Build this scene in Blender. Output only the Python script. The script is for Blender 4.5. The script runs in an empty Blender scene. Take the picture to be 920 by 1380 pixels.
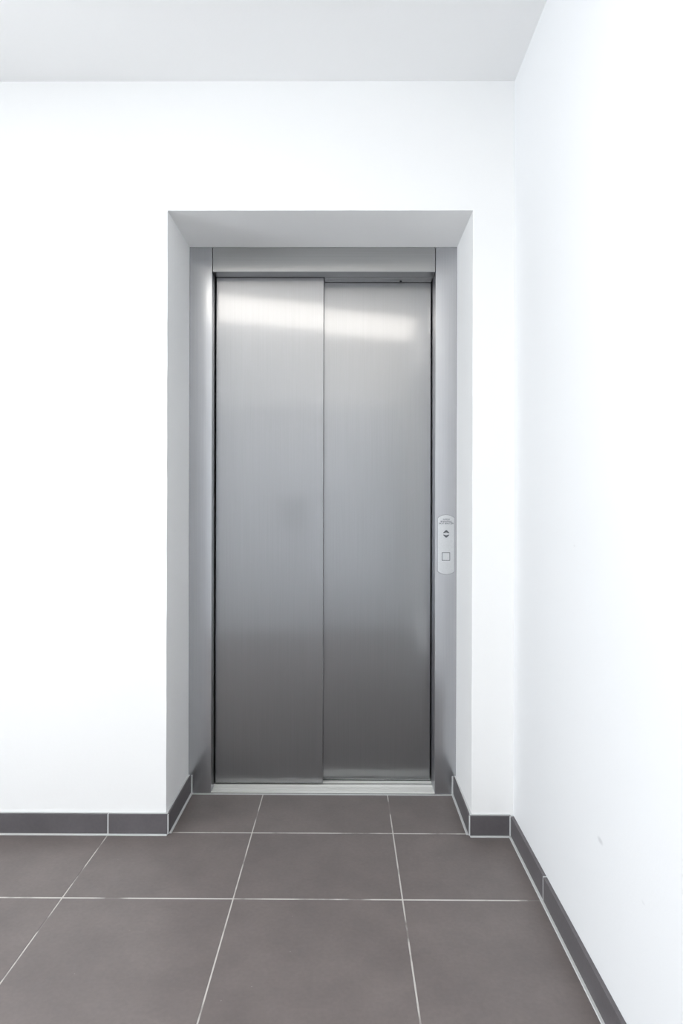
import bpy, bmesh, math, random
from mathutils import Matrix, Vector
random.seed(4)
scn = bpy.context.scene
C = scn.collection

# ------------------------------------------------------------------ camera
cam_d = bpy.data.cameras.new('camera')
cam_d.sensor_fit = 'VERTICAL'
cam_d.sensor_height = 36.0
cam_d.lens = 900.0 / 1380.0 * 36.0
cam_d.shift_y = -7.4 / 1380.0
cam_d.clip_start = 0.02
cam = bpy.data.objects.new('camera', cam_d)
C.objects.link(cam)
cam.matrix_world = (Matrix.Translation((0, -2.3402, 1.15)) @ Matrix.Rotation(0.0062, 4, 'Z')
                    @ Matrix.Rotation(math.pi / 2, 4, 'X') @ Matrix.Rotation(0.0023, 4, 'Z'))
scn.camera = cam

# ------------------------------------------------------------------ world (overcast daylight outside the window)
w = bpy.data.worlds.new('world')
scn.world = w
w.use_nodes = True
bg = w.node_tree.nodes['Background']
bg.inputs['Color'].default_value = (0.88, 0.94, 1.0, 1)
bg.inputs['Strength'].default_value = 4.8

vs = scn.view_settings
vs.view_transform = 'Standard'
vs.look = 'None'
vs.gamma = 1.0
vs.use_curve_mapping = False
vs.exposure = 0.64
LAMP = 2.7            # luminance of the ceiling luminaire's diffuser

# ------------------------------------------------------------------ dimensions (metres; front wall face is y = 0)
XL, XR = -0.627, 0.443        # recess sides
ZT = 2.1876                   # recess soffit
D = 0.3294                    # recess depth to the steel frame
ZC = 2.6408                   # ceiling
RW = 0.5883                   # right wall
LW = -3.00                    # left wall
BW = -2.95                    # back wall
BH, BT = 0.073, 0.011         # skirting tile height, thickness

# ------------------------------------------------------------------ materials
def mat(name, col, rough=0.5, metal=0.0, spec=0.5):
    m = bpy.data.materials.new(name)
    m.use_nodes = True
    b = m.node_tree.nodes['Principled BSDF']
    b.inputs['Base Color'].default_value = (*col, 1)
    b.inputs['Roughness'].default_value = rough
    b.inputs['Metallic'].default_value = metal
    b.inputs['Specular IOR Level'].default_value = spec
    return m, m.node_tree, b

def N(nt, t, **kw):
    n = nt.nodes.new(t)
    for k, v in kw.items():
        setattr(n, k, v)
    return n

def coords(nt, kind='Object', scale=(1, 1, 1)):
    tc = N(nt, 'ShaderNodeTexCoord')
    mp = N(nt, 'ShaderNodeMapping')
    mp.inputs['Scale'].default_value = scale
    nt.links.new(tc.outputs[kind], mp.inputs['Vector'])
    return mp.outputs['Vector']

def world_coords(nt, scale=(1, 1, 1)):
    g = N(nt, 'ShaderNodeNewGeometry')
    mp = N(nt, 'ShaderNodeMapping')
    mp.inputs['Scale'].default_value = scale
    nt.links.new(g.outputs['Position'], mp.inputs['Vector'])
    return mp.outputs['Vector']

def plaster(name, col, marks=()):
    m, nt, b = mat(name, col, 0.75, 0, 0.25)
    v = world_coords(nt)
    n1 = N(nt, 'ShaderNodeTexNoise'); n1.inputs['Scale'].default_value = 130; n1.inputs['Detail'].default_value = 4
    n2 = N(nt, 'ShaderNodeTexNoise'); n2.inputs['Scale'].default_value = 3.5; n2.inputs['Detail'].default_value = 3
    nt.links.new(v, n1.inputs['Vector']); nt.links.new(v, n2.inputs['Vector'])
    bp = N(nt, 'ShaderNodeBump'); bp.inputs['Strength'].default_value = 0.10; bp.inputs['Distance'].default_value = 0.002
    nt.links.new(n1.outputs['Fac'], bp.inputs['Height'])
    bp2 = N(nt, 'ShaderNodeBump'); bp2.inputs['Strength'].default_value = 0.10; bp2.inputs['Distance'].default_value = 0.012
    nt.links.new(n2.outputs['Fac'], bp2.inputs['Height']); nt.links.new(bp.outputs['Normal'], bp2.inputs['Normal'])
    nt.links.new(bp2.outputs['Normal'], b.inputs['Normal'])
    last = None
    for (p, r, dark) in marks:                       # small scuffs that are on the paint itself
        df = N(nt, 'ShaderNodeVectorMath', operation='SUBTRACT')
        nt.links.new(v, df.inputs[0]); df.inputs[1].default_value = p
        sq = N(nt, 'ShaderNodeVectorMath', operation='MULTIPLY')
        nt.links.new(df.outputs['Vector'], sq.inputs[0]); sq.inputs[1].default_value = (1, 0.42, 1)
        sub = N(nt, 'ShaderNodeVectorMath', operation='LENGTH')
        nt.links.new(sq.outputs['Vector'], sub.inputs[0])
        mr = N(nt, 'ShaderNodeMapRange'); mr.inputs['From Min'].default_value = r * 0.35; mr.inputs['From Max'].default_value = r
        mr.inputs['To Min'].default_value = dark; mr.inputs['To Max'].default_value = 0
        nt.links.new(sub.outputs['Value'], mr.inputs['Value'])
        if last is None:
            last = mr.outputs['Result']
        else:
            ad = N(nt, 'ShaderNodeMath', operation='MAXIMUM')
            nt.links.new(last, ad.inputs[0]); nt.links.new(mr.outputs['Result'], ad.inputs[1]); last = ad.outputs['Value']
    if last is not None:
        mx = N(nt, 'ShaderNodeMix', data_type='RGBA')
        mx.inputs['A'].default_value = (*col, 1); mx.inputs['B'].default_value = (0.30, 0.30, 0.31, 1)
        nt.links.new(last, mx.inputs['Factor']); nt.links.new(mx.outputs['Result'], b.inputs['Base Color'])
    return m

def ceramic(name, col, rough):
    m, nt, b = mat(name, col, rough, 0, 0.45)
    v = world_coords(nt)
    big = N(nt, 'ShaderNodeTexNoise'); big.inputs['Scale'].default_value = 5; big.inputs['Detail'].default_value = 6; big.inputs['Roughness'].default_value = 0.6
    fine = N(nt, 'ShaderNodeTexNoise'); fine.inputs['Scale'].default_value = 90; fine.inputs['Detail'].default_value = 5
    nt.links.new(v, big.inputs['Vector']); nt.links.new(v, fine.inputs['Vector'])
    oi = N(nt, 'ShaderNodeObjectInfo')
    r = N(nt, 'ShaderNodeMapRange'); r.inputs['To Min'].default_value = 0.85; r.inputs['To Max'].default_value = 1.15
    r.inputs['From Min'].default_value = 0.3; r.inputs['From Max'].default_value = 0.7
    nt.links.new(big.outputs['Fac'], r.inputs['Value'])
    r2 = N(nt, 'ShaderNodeMapRange'); r2.inputs['To Min'].default_value = 0.95; r2.inputs['To Max'].default_value = 1.05
    r2.inputs['From Min'].default_value = 0.3; r2.inputs['From Max'].default_value = 0.7
    nt.links.new(fine.outputs['Fac'], r2.inputs['Value'])
    r3 = N(nt, 'ShaderNodeMapRange'); r3.inputs['To Min'].default_value = 0.96; r3.inputs['To Max'].default_value = 1.04
    nt.links.new(oi.outputs['Random'], r3.inputs['Value'])
    m1 = N(nt, 'ShaderNodeMath', operation='MULTIPLY'); m2 = N(nt, 'ShaderNodeMath', operation='MULTIPLY')
    nt.links.new(r.outputs['Result'], m1.inputs[0]); nt.links.new(r2.outputs['Result'], m1.inputs[1])
    nt.links.new(m1.outputs['Value'], m2.inputs[0]); nt.links.new(r3.outputs['Result'], m2.inputs[1])
    sc = N(nt, 'ShaderNodeVectorMath', operation='SCALE'); sc.inputs[0].default_value = col
    nt.links.new(m2.outputs['Value'], sc.inputs['Scale'])
    # scattered pale specks of cement dust
    sp = N(nt, 'ShaderNodeTexVoronoi'); sp.inputs['Scale'].default_value = 14
    nt.links.new(v, sp.inputs['Vector'])
    sr = N(nt, 'ShaderNodeMapRange'); sr.inputs['From Min'].default_value = 0.012; sr.inputs['From Max'].default_value = 0.03
    sr.inputs['To Min'].default_value = 0.35; sr.inputs['To Max'].default_value = 0
    nt.links.new(sp.outputs['Distance'], sr.inputs['Value'])
    mx = N(nt, 'ShaderNodeMix', data_type='RGBA'); mx.inputs['B'].default_value = (0.45, 0.44, 0.43, 1)
    nt.links.new(sr.outputs['Result'], mx.inputs['Factor']); nt.links.new(sc.outputs['Vector'], mx.inputs['A'])
    nt.links.new(mx.outputs['Result'], b.inputs['Base Color'])
    bp = N(nt, 'ShaderNodeBump'); bp.inputs['Strength'].default_value = 0.08; bp.inputs['Distance'].default_value = 0.001
    nt.links.new(fine.outputs['Fac'], bp.inputs['Height']); nt.links.new(bp.outputs['Normal'], b.inputs['Normal'])
    rr = N(nt, 'ShaderNodeMapRange'); rr.inputs['To Min'].default_value = rough - 0.05; rr.inputs['To Max'].default_value = rough + 0.08
    nt.links.new(big.outputs['Fac'], rr.inputs['Value']); nt.links.new(rr.outputs['Result'], b.inputs['Roughness'])
    return m

def steel(name, col, rough, sharp=0.14, mix=0.35, grain=(260, 260, 1.2)):
    """brushed stainless: a broad and a tighter lobe, fine streaks along the grain"""
    m, nt, b = mat(name, col, rough, 1.0)
    v = world_coords(nt, grain)
    n = N(nt, 'ShaderNodeTexNoise'); n.inputs['Scale'].default_value = 2.0; n.inputs['Detail'].default_value = 5; n.inputs['Roughness'].default_value = 0.7
    nt.links.new(v, n.inputs['Vector'])
    r = N(nt, 'ShaderNodeMapRange'); r.inputs['From Min'].default_value = 0.25; r.inputs['From Max'].default_value = 0.75
    r.inputs['To Min'].default_value = 0.94; r.inputs['To Max'].default_value = 1.06
    nt.links.new(n.outputs['Fac'], r.inputs['Value'])
    sc = N(nt, 'ShaderNodeVectorMath', operation='SCALE'); sc.inputs[0].default_value = col
    nt.links.new(r.outputs['Result'], sc.inputs['Scale'])
    nt.links.new(sc.outputs['Vector'], b.inputs['Base Color'])
    g = N(nt, 'ShaderNodeBsdfGlossy'); g.inputs['Roughness'].default_value = sharp
    nt.links.new(sc.outputs['Vector'], g.inputs['Color'])
    bp = N(nt, 'ShaderNodeBump'); bp.inputs['Strength'].default_value = 0.03; bp.inputs['Distance'].default_value = 0.0006
    nt.links.new(n.outputs['Fac'], bp.inputs['Height'])
    nt.links.new(bp.outputs['Normal'], b.inputs['Normal']); nt.links.new(bp.outputs['Normal'], g.inputs['Normal'])
    mx = N(nt, 'ShaderNodeMixShader'); mx.inputs['Fac'].default_value = mix
    nt.links.new(b.outputs['BSDF'], mx.inputs[1]); nt.links.new(g.outputs['BSDF'], mx.inputs[2])
    nt.links.new(mx.outputs['Shader'], nt.nodes['Material Output'].inputs['Surface'])
    return m

M = {}
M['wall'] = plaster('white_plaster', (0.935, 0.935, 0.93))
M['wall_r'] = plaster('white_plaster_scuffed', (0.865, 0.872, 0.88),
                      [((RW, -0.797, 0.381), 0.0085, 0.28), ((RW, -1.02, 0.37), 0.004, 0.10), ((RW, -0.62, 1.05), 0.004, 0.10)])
M['ceil'] = plaster('ceiling_paint', (0.93, 0.93, 0.928))
M['tile'] = ceramic('grey_brown_porcelain', (0.168, 0.144, 0.138), 0.42)
M['skirt'] = ceramic('skirting_porcelain', (0.118, 0.109, 0.115), 0.45)
m, nt, b = mat('grout', (0.60, 0.58, 0.56), 0.9)
gn = N(nt, 'ShaderNodeTexNoise'); gn.inputs['Scale'].default_value = 7; gn.inputs['Detail'].default_value = 5
nt.links.new(world_coords(nt), gn.inputs['Vector'])
gr = N(nt, 'ShaderNodeValToRGB')
gr.color_ramp.elements[0].position = 0.38; gr.color_ramp.elements[0].color = (0.25, 0.23, 0.22, 1)
gr.color_ramp.elements[1].position = 0.5; gr.color_ramp.elements[1].color = (0.62, 0.60, 0.57, 1)
nt.links.new(gn.outputs['Fac'], gr.inputs['Fac']); nt.links.new(gr.outputs['Color'], b.inputs['Base Color'])
M['grout'] = m
M['caulk'] = mat('sealant', (0.62, 0.63, 0.63), 0.6)[0]
M['steel'] = steel('brushed_steel', (0.335, 0.336, 0.343), 0.28, sharp=0.085, mix=0.28)
M['steel_f'] = steel('brushed_steel_frame', (0.52, 0.525, 0.54), 0.30)
M['steel_h'] = steel('brushed_steel_header', (0.44, 0.44, 0.44), 0.34, grain=(1.2, 260, 260))
M['plate'] = steel('satin_plate', (0.68, 0.69, 0.70), 0.40, grain=(60, 60, 60))
M['alu'] = steel('sill_aluminium', (0.93, 0.93, 0.90), 0.5, sharp=0.4, mix=0.15, grain=(2, 260, 260))
M['alu'].node_tree.nodes['Principled BSDF'].inputs['Metallic'].default_value = 0.1
M['alu_shade'] = mat('groove_shade_aluminium', (0.30, 0.30, 0.29), 0.6, 0.3)[0]  # sill base coloured darker to paint the shade in its grooves
M['edge'] = steel('polished_edge', (0.75, 0.75, 0.75), 0.25)
M['shadow_line'] = mat('shadow_line_grey', (0.16, 0.165, 0.175), 0.6)[0]  # dark colour stands for the shadow gap around the call plate
M['black'] = mat('dark_gap', (0.012, 0.012, 0.013), 0.7)[0]
M['ink'] = mat('dark_print', (0.07, 0.075, 0.085), 0.6)[0]
M['door_grey'] = mat('grey_lacquer', (0.70, 0.71, 0.73), 0.5)[0]
M['white_metal'] = mat('white_lacquer', (0.8, 0.8, 0.8), 0.4)[0]
m, nt, b = mat('lamp_diffuser', (0.9, 0.9, 0.88), 0.5)
b.inputs['Emission Color'].default_value = (1.0, 0.945, 0.86, 1); b.inputs['Emission Strength'].default_value = LAMP
M['lamp'] = m
m, nt, b = mat('window_glass', (1, 1, 1), 0.02)
tr = N(nt, 'ShaderNodeBsdfTransparent'); gl = N(nt, 'ShaderNodeBsdfGlossy'); gl.inputs['Roughness'].default_value = 0.02
fr = N(nt, 'ShaderNodeFresnel'); fr.inputs['IOR'].default_value = 1.3
mx = N(nt, 'ShaderNodeMixShader')
nt.links.new(fr.outputs['Fac'], mx.inputs['Fac']); nt.links.new(tr.outputs['BSDF'], mx.inputs[1]); nt.links.new(gl.outputs['BSDF'], mx.inputs[2])
nt.links.new(mx.outputs['Shader'], nt.nodes['Material Output'].inputs['Surface'])
M['glass'] = m

# ------------------------------------------------------------------ helpers
def wloc(p):
    v = Vector((0, 0, 0))
    while p is not None:
        v += p.location; p = p.parent
    return v

def link(name, me, material, parent=None, loc=(0, 0, 0)):
    """loc is a world position; the mesh is local to it"""
    o = bpy.data.objects.new(name, me)
    if material is not None and not me.materials:
        me.materials.append(material)
    C.objects.link(o)
    o.parent = parent
    o.location = Vector(loc) - wloc(parent)
    return o

def box_mesh(name, sx, sy, sz, bev=0.0, seg=1):
    bm = bmesh.new()
    bmesh.ops.create_cube(bm, size=1)
    bmesh.ops.scale(bm, vec=(sx, sy, sz), verts=bm.verts)
    if bev > 0:
        bmesh.ops.bevel(bm, geom=list(bm.edges), offset=bev, segments=seg, affect='EDGES', profile=0.5)
    me = bpy.data.meshes.new(name); bm.to_mesh(me); bm.free()
    return me

def box(name, x0, x1, y0, y1, z0, z1, material, parent=None, bev=0.0, seg=1):
    me = box_mesh(name, x1 - x0, y1 - y0, z1 - z0, bev, seg)
    return link(name, me, material, parent, ((x0 + x1) / 2, (y0 + y1) / 2, (z0 + z1) / 2))

def boxes(name, lst, material, parent=None):
    """several boxes of one profile, joined to one mesh"""
    bm = bmesh.new()
    c = Vector(((min(a[0] for a in lst) + max(a[1] for a in lst)) / 2, (min(a[2] for a in lst) + max(a[3] for a in lst)) / 2, min(a[4] for a in lst)))
    for (x0, x1, y0, y1, z0, z1) in lst:
        r = bmesh.ops.create_cube(bm, size=1)
        bmesh.ops.scale(bm, vec=(x1 - x0, y1 - y0, z1 - z0), verts=r['verts'])
        bmesh.ops.translate(bm, vec=Vector(((x0 + x1) / 2, (y0 + y1) / 2, (z0 + z1) / 2)) - c, verts=r['verts'])
    me = bpy.data.meshes.new(name); bm.to_mesh(me); bm.free()
    return link(name, me, material, parent, c)

def prism(name, outline, y0, y1, material, parent=None, bev=0.0):
    """outline: list of (x, z) counter-clockwise seen from -y; extruded from y0 (front) to y1"""
    cx = sum(p[0] for p in outline) / len(outline); cz = sum(p[1] for p in outline) / len(outline)
    bm = bmesh.new()
    fv = [bm.verts.new((x - cx, 0, z - cz)) for x, z in outline]
    f = bm.faces.new(fv)
    r = bmesh.ops.extrude_face_region(bm, geom=[f])
    bmesh.ops.translate(bm, vec=(0, y1 - y0, 0), verts=[g for g in r['geom'] if isinstance(g, bmesh.types.BMVert)])
    bmesh.ops.recalc_face_normals(bm, faces=bm.faces)
    if bev > 0:
        es = [e for e in bm.edges if all(abs(v.co.y) < 1e-6 for v in e.verts)]
        bmesh.ops.bevel(bm, geom=es, offset=bev, segments=2, affect='EDGES', profile=0.5)
    me = bpy.data.meshes.new(name); bm.to_mesh(me); bm.free()
    return link(name, me, material, parent, (cx, y0, cz))

def struct(o):
    o['kind'] = 'structure'
    return o

def empty(name, loc):
    o = bpy.data.objects.new(name, None); C.objects.link(o); o.location = loc
    o.empty_display_size = 0.1
    return o

def tag(o, label, cat, group=None):
    o['label'] = label; o['category'] = cat
    if group:
        o['group'] = group
    return o

# ------------------------------------------------------------------ room shell
T = 0.20
# front wall with the deep recess; a closed pocket behind the steel frame
def front_wall():
    bm = bmesh.new()
    yb = D + 0.30
    V = lambda x, y, z: bm.verts.new((x, y, z))
    x0, x1, z0, z1 = LW - T, RW + T, -0.1, ZC + 0.15
    o = [V(x0, 0, z0), V(x1, 0, z0), V(x1, 0, z1), V(x0, 0, z1)]
    # wavering hand-finished plaster arris around the recess
    def arris(a, b, n, amp):
        pts = []
        for i in range(n + 1):
            t = i / n
            j = 0 if i in (0, n) else random.uniform(-amp, amp)
            pts.append((Vector(a).lerp(Vector(b), t), j))
        return pts
    left = arris((XL, 0, 0), (XL, 0, ZT), 44, 0.0007)
    top = arris((XL, 0, ZT), (XR, 0, ZT), 20, 0.0004)
    right = arris((XR, 0, ZT), (XR, 0, 0), 44, 0.0005)
    ring = []
    for p, j in left[:-1]:
        k = j
        if 0.30 < p.z < 0.42:                      # chipped corner low on the left arris
            k = -0.0065 * random.random() ** 2
        ring.append(Vector((p.x + k, 0, p.z)))
    for p, j in top[:-1]:
        ring.append(Vector((p.x, 0, p.z + j)))
    for p, j in right:
        ring.append(Vector((p.x + j, 0, p.z)))
    fr = [bm.verts.new(p) for p in ring]
    bk = [V(min(max(p.x, XL), XR) if abs(p.z - ZT) > 0.01 else p.x, D, min(p.z, ZT)) for p in ring]
    for v, p in zip(bk, ring):
        v.co.x = XL if p.x < XL + 0.01 else (XR if p.x > XR - 0.01 else p.x)
    dp = [V(v.co.x, yb, v.co.z) for v in bk]
    n = len(ring)
    for a, b in ((fr, bk), (bk, dp)):
        for i in range(n - 1):
            bm.faces.new((a[i], a[i + 1], b[i + 1], b[i]))
    bm.faces.new(dp)
    # front face: left field, top field, right field
    nl, ntp = len(left) - 1, len(top) - 1
    lo = [V(x0, 0, v.co.z) for v in fr[:nl + 1]]
    for i in range(nl):
        bm.faces.new((lo[i], fr[i], fr[i + 1], lo[i + 1]))
    ri = [V(x1, 0, v.co.z) for v in fr[nl + ntp:]]
    rr = fr[nl + ntp:]
    for i in range(len(rr) - 1):
        bm.faces.new((rr[i], ri[i], ri[i + 1], rr[i + 1]))
    up = [V(v.co.x, 0, z1) for v in fr[nl:nl + ntp + 1]]
    for i in range(ntp):
        bm.faces.new((fr[nl + i], fr[nl + i + 1], up[i + 1], up[i]))
    bm.faces.new((lo[-1], fr[nl], up[0], o[3])); bm.faces.new((fr[nl + ntp], ri[0], o[2], up[-1]))
    # outer back
    B = [V(x0, yb + 0.1, 0), V(x1, yb + 0.1, 0), V(x1, yb + 0.1, z1), V(x0, yb + 0.1, z1)]
    bm.faces.new(B)
    bm.faces.new((o[3], o[2], B[2], B[3]))
    bm.faces.new([lo[0], B[0], B[3], o[3]] )
    bm.faces.new([ri[-1], o[2], B[2], B[1]])
    for v in (o[0], o[1]):
        bm.verts.remove(v)
    bmesh.ops.remove_doubles(bm, verts=bm.verts, dist=1e-6)
    bmesh.ops.recalc_face_normals(bm, faces=bm.faces)
    me = bpy.data.meshes.new('wall_front'); bm.to_mesh(me); bm.free()
    return struct(link('wall_front', me, M['wall']))
front_wall()
struct(box('ceiling', LW - T, RW + T, BW - T, 0, ZC, ZC + 0.15, M['ceil']))

# left wall: tall glazed opening
WY0, WY1, WZ0, WZ1 = -2.85, -1.20, 0.0, 2.50
struct(boxes('wall_left', [(LW - T, LW, BW, WY0, 0, ZC), (LW - T, LW, WY1, 0, 0, ZC), (LW - T, LW, WY0, WY1, WZ1, ZC)], M['wall']))
struct(box('wall_back', LW - T, RW, BW - T, BW, 0, ZC, M['wall']))
# right wall with an unseen window added to brighten the recess's left side
VY0, VY1, VZ0, VZ1 = -2.85, -1.55, 0.10, 2.25
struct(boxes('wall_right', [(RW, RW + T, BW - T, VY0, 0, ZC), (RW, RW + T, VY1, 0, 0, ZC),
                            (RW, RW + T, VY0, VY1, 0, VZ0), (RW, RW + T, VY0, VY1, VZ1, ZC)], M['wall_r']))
wr = struct(empty('added_window_2', (RW + 0.1, (VY0 + VY1) / 2, VZ0)))
xc, xd = RW + 0.07, RW + 0.13
boxes('window_frame', [(xc, xd, VY0, VY0 + 0.055, VZ0, VZ1), (xc, xd, VY1 - 0.055, VY1, VZ0, VZ1),
                       (xc, xd, VY0 + 0.055, VY1 - 0.055, VZ0, VZ0 + 0.055), (xc, xd, VY0 + 0.055, VY1 - 0.055, VZ1 - 0.055, VZ1)], M['white_metal'], wr)
box('pane', RW + 0.097, RW + 0.103, VY0 + 0.055, VY1 - 0.055, VZ0 + 0.055, VZ1 - 0.055, M['glass'], wr)
pe = bpy.data.lights.new('window_portal', 'AREA'); pe.shape = 'RECTANGLE'; pe.size = VY1 - VY0; pe.size_y = VZ1 - VZ0
pe.cycles.is_portal = True
pq = bpy.data.objects.new('window_portal', pe); C.objects.link(pq)
pq.matrix_world = Matrix.Translation((RW + T, (VY0 + VY1) / 2, (VZ0 + VZ1) / 2)) @ Matrix(((0, 0, 1, 0), (-1, 0, 0, 0), (0, -1, 0, 0), (0, 0, 0, 1)))
win = struct(empty('window_1', (LW - 0.1, (WY0 + WY1) / 2, WZ0)))
fy = 0.055
xa, xb = LW - 0.13, LW - 0.07
boxes('window_frame', [(xa, xb, WY0, WY0 + fy, WZ0, WZ1), (xa, xb, WY1 - fy, WY1, WZ0, WZ1),
                       (xa, xb, WY0 + fy, WY1 - fy, WZ0, WZ0 + fy), (xa, xb, WY0 + fy, WY1 - fy, WZ1 - fy, WZ1)], M['white_metal'], win)
ym = (WY0 + WY1) / 2
box('mullion', xa, xb, ym - 0.03, ym + 0.03, WZ0 + fy, WZ1 - fy, M['white_metal'], win, 0.003)
box('pane', LW - 0.103, LW - 0.097, WY0 + fy, ym - 0.03, WZ0 + fy, WZ1 - fy, M['glass'], win)
box('pane', LW - 0.103, LW - 0.097, ym + 0.03, WY1 - fy, WZ0 + fy, WZ1 - fy, M['glass'], win)
pd = bpy.data.lights.new('window_portal', 'AREA'); pd.shape = 'RECTANGLE'; pd.size = WY1 - WY0; pd.size_y = WZ1 - WZ0
pd.cycles.is_portal = True
po = bpy.data.objects.new('window_portal', pd); C.objects.link(po)
po.matrix_world = Matrix.Translation((LW - T, ym, (WZ0 + WZ1) / 2)) @ Matrix(((0, 0, -1, 0), (1, 0, 0, 0), (0, -1, 0, 0), (0, 0, 0, 1)))

# unseen light grey double door, added to dim the elevator doors' reflection
DX0, DX1 = -1.35, 0.45
dr = struct(empty('added_door_1', ((DX0 + DX1) / 2, BW, 0)))
boxes('door_frame', [(DX0 - 0.07, DX0, BW, BW + 0.03, 0, 2.07), (DX1, DX1 + 0.07, BW, BW + 0.03, 0, 2.07), (DX0, DX1, BW, BW + 0.03, 2.0, 2.07)], M['door_grey'], dr)
dm = (DX0 + DX1) / 2
for a, c, hx in ((DX0 + 0.003, dm - 0.0015, dm - 0.07), (dm + 0.0015, DX1 - 0.003, dm + 0.07)):
    dl = box('door_leaf', a, c, BW, BW + 0.02, 0.006, 1.997, M['door_grey'], dr, 0.002)
    box('door_handle', hx - 0.012, hx + 0.012, BW + 0.02, BW + 0.06, 0.95, 1.25, M['steel_f'], dl, 0.004, 2)

# ------------------------------------------------------------------ floor: screed with grout level, tiles laid on it
GT = 0.0010
floor = struct(box('floor', LW - T, RW + T, BW - T, D + 0.40, -0.10, -GT, M['grout']))
G, GY = 0.0021, 0.0034                        # half joint widths across and along the room
xs = [LW, -2.829, -2.329, -1.829, -1.329, -0.829, -0.327, 0.169, RW]
ys = [BW, -2.885, -2.385, -1.885, -1.385, -0.885, -0.385, 0.0107]
cache = {}
def tile(x0, x1, y0, y1):
    sx, sy = round(x1 - x0, 3), round(y1 - y0, 3)
    if (sx, sy) not in cache:
        cache[(sx, sy)] = box_mesh('floor_tile', sx, sy, GT, 0.0004)
    link('floor_tile', cache[(sx, sy)], M['tile'], floor, ((x0 + x1) / 2, (y0 + y1) / 2, -GT / 2))
for i in range(len(xs) - 1):
    for j in range(len(ys) - 1):
        y1 = ys[j + 1] - GY
        if ys[j + 1] > 0 and (xs[i + 1] < XL or xs[i] > XR):
            y1 = 0
        tile(xs[i] + (G if i else 0), xs[i + 1] - (G if i < len(xs) - 2 else 0), ys[j] + (GY if j else 0), y1)
for (a, b_) in ((XL, -0.327 - G), (-0.327 + G, 0.169 - G), (0.169 + G, XR)):
    tile(a, b_, 0.0107 + GY, D - 0.009)

# ------------------------------------------------------------------ skirting tiles
def skirt(name, along, fixed, sign, cuts, z0=0.004, grout_ends=(0, 0), bead=0.0075, top=True):
    """along: 'x' or 'y'; fixed: wall plane; sign: direction the face looks; cuts: joints along the wall"""
    t0, t1 = sorted((fixed, fixed + sign * BT))
    b0, b1 = sorted((fixed, fixed + sign * (BT + bead)))
    g0, g1 = sorted((fixed, fixed + sign * (BT - 0.0004)))
    if along == 'x':
        root = struct(boxes(name, [(cuts[0], cuts[-1], g0, g1, 0.0, BH - 0.001)], M['caulk']))
    else:
        root = struct(boxes(name, [(g0, g1, cuts[0], cuts[-1], 0.0, BH - 0.001)], M['caulk']))
    g = 0.0018 if along == 'x' else 0.0035
    for i in range(len(cuts) - 1):
        a = cuts[i] + (g if i else grout_ends[0]); c = cuts[i + 1] - (g if i < len(cuts) - 2 else grout_ends[1])
        if along == 'x':
            box('skirting_tile', a, c, t0, t1, z0, BH, M['skirt'], root, 0.0008)
        else:
            box('skirting_tile', t0, t1, a, c, z0, BH, M['skirt'], root, 0.0008)
    # sealant bead where tile and floor meet
    if along == 'x':
        box('sealant_bead', cuts[0], cuts[-1], b0, b1, 0.0, 0.0045, M['caulk'], root, 0.0015)
    else:
        box('sealant_bead', b0, b1, cuts[0], cuts[-1], 0.0, 0.0045, M['caulk'], root, 0.0015)
    if not top:
        return root
    g0, g1 = sorted((fixed, fixed + sign * 0.006))
    # thin paint-and-grout line along the top edge
    if along == 'x':
        box('top_joint', cuts[0], cuts[-1], g0, g1, BH, BH + 0.0022, M['caulk'], root)
    else:
        box('top_joint', g0, g1, cuts[0], cuts[-1], BH, BH + 0.0022, M['caulk'], root)
    return root
skirt('baseboard_front_left', 'x', 0.0, -1, [LW, -2.829, -2.329, -1.829, -1.329, -0.828, XL + 0.0072], grout_ends=(0, 0.0))
rl = skirt('baseboard_recess_left', 'y', XL, 1, [0.0, D], grout_ends=(-0.006, 0.0))
rr_ = skirt('baseboard_recess_right', 'y', XR, -1, [0.0, D], grout_ends=(-0.006, 0.0))
skirt('baseboard_front_right', 'x', 0.0, -1, [XR - 0.0072, RW - BT], grout_ends=(0, 0.0))
br = skirt('baseboard_right', 'y', RW, -1, [BW, -2.47, -1.97, -1.47, -0.97, -0.39, 0.0], grout_ends=(0, 0.012), top=False)
# vertical joints where the skirting turns the corners or meets the steel
box('corner_joint', XL + 0.0072, XL + BT - 0.0004, -BT + 0.0004, -0.006, 0.004, BH - 0.001, M['caulk'], rl)
box('corner_joint', XL + BT, XL + BT + 0.0060, D - 0.004, D - 0.0005, 0.0045, BH + 0.001, M['caulk'], rl, 0.001)
box('corner_joint', XR - BT + 0.0004, XR - 0.0072, -BT + 0.0004, -0.006, 0.004, BH - 0.001, M['caulk'], rr_)
box('corner_joint', XR - BT - 0.0060, XR - BT, D - 0.004, D - 0.0005, 0.0045, BH + 0.001, M['caulk'], rr_, 0.001)
box('corner_joint', RW - BT - 0.0050, RW - BT, -BT - 0.004, -BT, 0.0045, BH - 0.0005, M['caulk'], br, 0.001)

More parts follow.
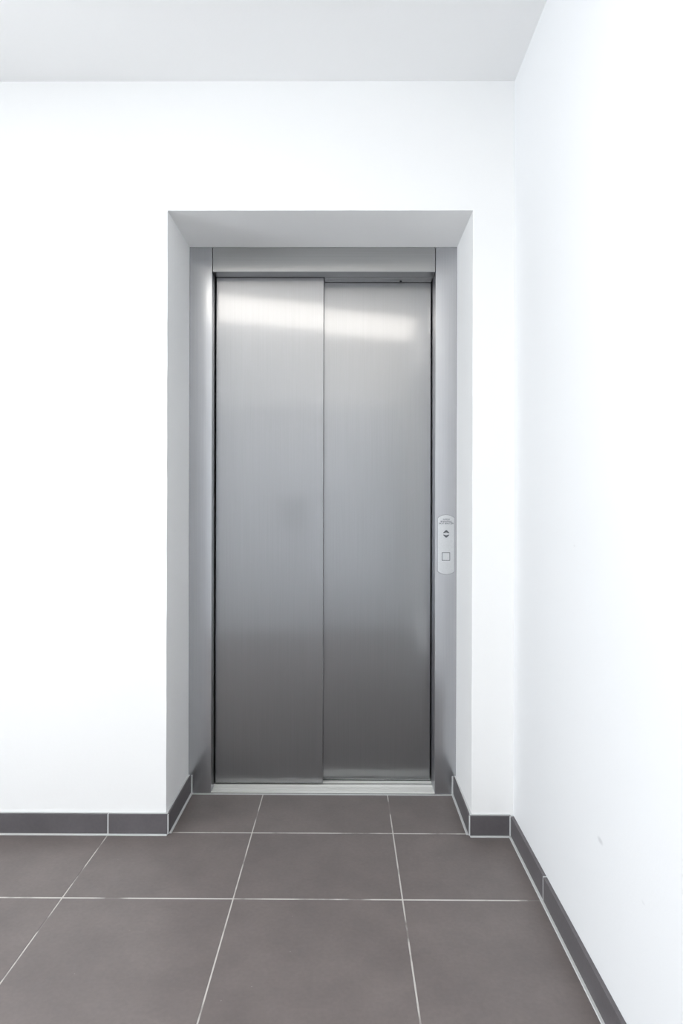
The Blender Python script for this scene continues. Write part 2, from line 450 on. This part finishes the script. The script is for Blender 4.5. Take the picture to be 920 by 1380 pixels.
# ------------------------------------------------------------------ elevator landing entrance
el = tag(empty('elevator', (-0.09, D, 0)), 'brushed stainless steel elevator doors and frame set in a deep white wall recess', 'elevator')
SL, SR = -0.536, 0.3575                       # inner edges of the stiles
for a, b_ in ((XL + 0.0005, SL), (SR, XR - 0.0005)):
    box('frame_stile', a, b_, D, D + 0.16, 0.002, ZT - 0.0006, M['steel_f'], el, 0.0012, 2)
HB = 2.0885
hd = box('frame_header', SL + 0.0022, SR - 0.0022, D + 0.0005, D + 0.062, HB, ZT - 0.0006, M['steel_h'], el, 0.0012, 2)
box('header_backing', SL, SR, D + 0.062, D + 0.16, HB + 0.004, ZT - 0.0006, M['black'], hd)
tc = boxes('track_cover', [(-0.088, SR - 0.001, D + 0.064, D + 0.088, HB - 0.003, HB + 0.004),
                           (-0.088, SR - 0.001, D + 0.089, D + 0.112, HB - 0.0035, HB + 0.004)], M['steel_h'], hd)
# screw head under the track cover
bm = bmesh.new(); bmesh.ops.create_cone(bm, cap_ends=True, segments=14, radius1=0.005, radius2=0.004, depth=0.004)
me = bpy.data.meshes.new('screw'); bm.to_mesh(me); bm.free()
link('screw', me, M['black'], hd, (0.226, D + 0.098, HB - 0.0055))
YA, YB = D + 0.067, D + 0.117                 # faces of the fast and the slow panel
DZ0, DZ1 = 0.0155, HB + 0.02
pa = box('door_panel', SL + 0.004, -0.0915, YA, YA + 0.040, DZ0, DZ1 - 0.02 + 0.0, M['steel'], el, 0.0015, 2)
pb = box('door_panel', -0.115, SR - 0.0045, YB, YB + 0.035, DZ0, HB + 0.003, M['steel'], el, 0.0015, 2)
# sill: grooved aluminium profile
sl = boxes('sill', [(SL, SR, D - 0.001, D + 0.165, -0.0018, 0.004)], M['alu_shade'], el)
ribs = []
y = D + 0.001
while y < D + 0.060:
    ribs.append((SL, SR, y, y + 0.0072, 0.004, 0.0072)); y += 0.0116
ribs += [(SL, SR, D + 0.062, D + 0.076, 0.004, 0.0085), (SL, SR, D + 0.092, D + 0.114, 0.004, 0.0085), (SL, SR, D + 0.132, D + 0.162, 0.004, 0.0085)]
boxes('sill_rib', ribs, M['alu'], sl)
for a, b_ in ((D + 0.0765, D + 0.0915), (D + 0.1145, D + 0.1315)):
    box('guide_groove', SL, SR, a, b_, 0.0041, 0.0048, M['black'], sl)
box('sill_grout', XL + 0.012, XR - 0.012, D - 0.0085, D - 0.0012, -0.0019, 0.0012, M['caulk'], sl)

# call panel on the right stile
px0, px1, pz0, pz1 = 0.3685, 0.4340, 0.8795, 1.1175
pcx = (px0 + px1) / 2
def lens_outline(x0, x1, z0, z1, sag, n=18):
    cx = (x0 + x1) / 2; hw = (x1 - x0) / 2
    R = (hw * hw + sag * sag) / (2 * sag); a = math.asin(hw / R)
    pts = [(cx + R * math.sin(-a + 2 * a * i / n), z0 + R - R * math.cos(-a + 2 * a * i / n)) for i in range(n + 1)]
    pts += [(cx + R * math.sin(a - 2 * a * i / n), z1 - R + R * math.cos(a - 2 * a * i / n)) for i in range(n + 1)]
    return pts
cp = prism('call_panel', lens_outline(px0, px1, pz0, pz1, 0.0125), D - 0.0032, D, M['plate'], el, 0.0012)
sm_o = lens_outline(px0 - 0.0010, px1 + 0.0010, pz0 - 0.0010, pz1 + 0.0010, 0.0125)
prism('panel_shadow_line', sm_o, D - 0.0008, D, M['shadow_line'], cp)
cp['label'] = 'satin metal call panel with rounded ends, printed warning, arrows and square button'
YP = D - 0.0032
bcx, bcz, bs = 0.4003, 0.9515, 0.0165
box('button_gap', bcx - bs, bcx + bs, YP - 0.0003, YP + 0.0005, bcz - bs, bcz + bs, M['ink'], cp)
box('call_button', bcx - bs + 0.0022, bcx + bs - 0.0022, YP - 0.0016, YP + 0.0005, bcz - bs + 0.0022, bcz + bs - 0.0022, M['plate'], cp, 0.0006, 2)
ac, az = 0.4013, 1.0418
for s in (1, -1):
    o = [(-0.0118, 0.0028), (-0.0104, 0.0028), (0, 0.0058), (0.0104, 0.0028), (0.0118, 0.0028), (0.0118, 0.0052), (0.0018, 0.0150), (-0.0018, 0.0150), (-0.0118, 0.0052)]
    pts = [(ac + x, az + s * z) for x, z in o]
    if s < 0:
        pts = pts[::-1]
    prism('arrow_symbol', pts, YP - 0.0003, YP + 0.0004, M['ink'], cp)
for txt, z, wd in (('AUFZUG', 1.0995, 0.0275), ('IM BRANDFALL', 1.0912, 0.0455), ('NICHT BENUTZEN', 1.0832, 0.0575)):
    cu = bpy.data.curves.new('lettering', 'FONT'); cu.body = txt; cu.align_x = 'CENTER'; cu.align_y = 'CENTER'
    cu.size = 0.0086; cu.extrude = 0.00012; cu.resolution_u = 3; cu.offset = 0.00012
    to = bpy.data.objects.new('tmp_text', cu); C.objects.link(to)
    bpy.context.view_layer.update()
    me = bpy.data.meshes.new_from_object(to.evaluated_get(bpy.context.evaluated_depsgraph_get()))
    bpy.data.objects.remove(to)
    me.name = 'lettering'; me.materials.clear()
    wx = max(v.co.x for v in me.vertices) - min(v.co.x for v in me.vertices)
    me.transform(Matrix.Rotation(math.pi / 2, 4, 'X') @ Matrix.Diagonal((wd / wx, 1, 1, 1)))
    link('lettering', me, M['ink'], cp, (ac, YP - 0.0002, z))

# ------------------------------------------------------------------ ceiling luminaire behind the camera's view
lu = tag(empty('ceiling_lamp', (-0.62, -1.92, ZC)), 'long slanting luminous panel fixed to the white ceiling', 'ceiling lamp')
def lamp_part(name, x0, x1, hw, z0, z1, material):
    """strip running at an angle from wall to wall, its ends cut parallel to the walls"""
    k = math.tan(math.radians(-19))
    bm = bmesh.new()
    f = bm.faces.new([bm.verts.new((x, k * x + t, z0)) for x, t in ((x0, -hw), (x0, hw), (x1, hw), (x1, -hw))])
    r = bmesh.ops.extrude_face_region(bm, geom=[f])
    bmesh.ops.translate(bm, vec=(0, 0, z1 - z0), verts=[g for g in r['geom'] if isinstance(g, bmesh.types.BMVert)])
    bmesh.ops.recalc_face_normals(bm, faces=bm.faces)
    me = bpy.data.meshes.new(name); bm.to_mesh(me); bm.free()
    o = link(name, me, material, lu, (-0.62, -1.92, ZC))
    return o
lamp_part('lamp_housing', -1.20, 1.195, 0.36, -0.02, 0.0, M['white_metal'])
lamp_part('diffuser', -1.185, 1.18, 0.34, -0.03, -0.02, M['lamp'])
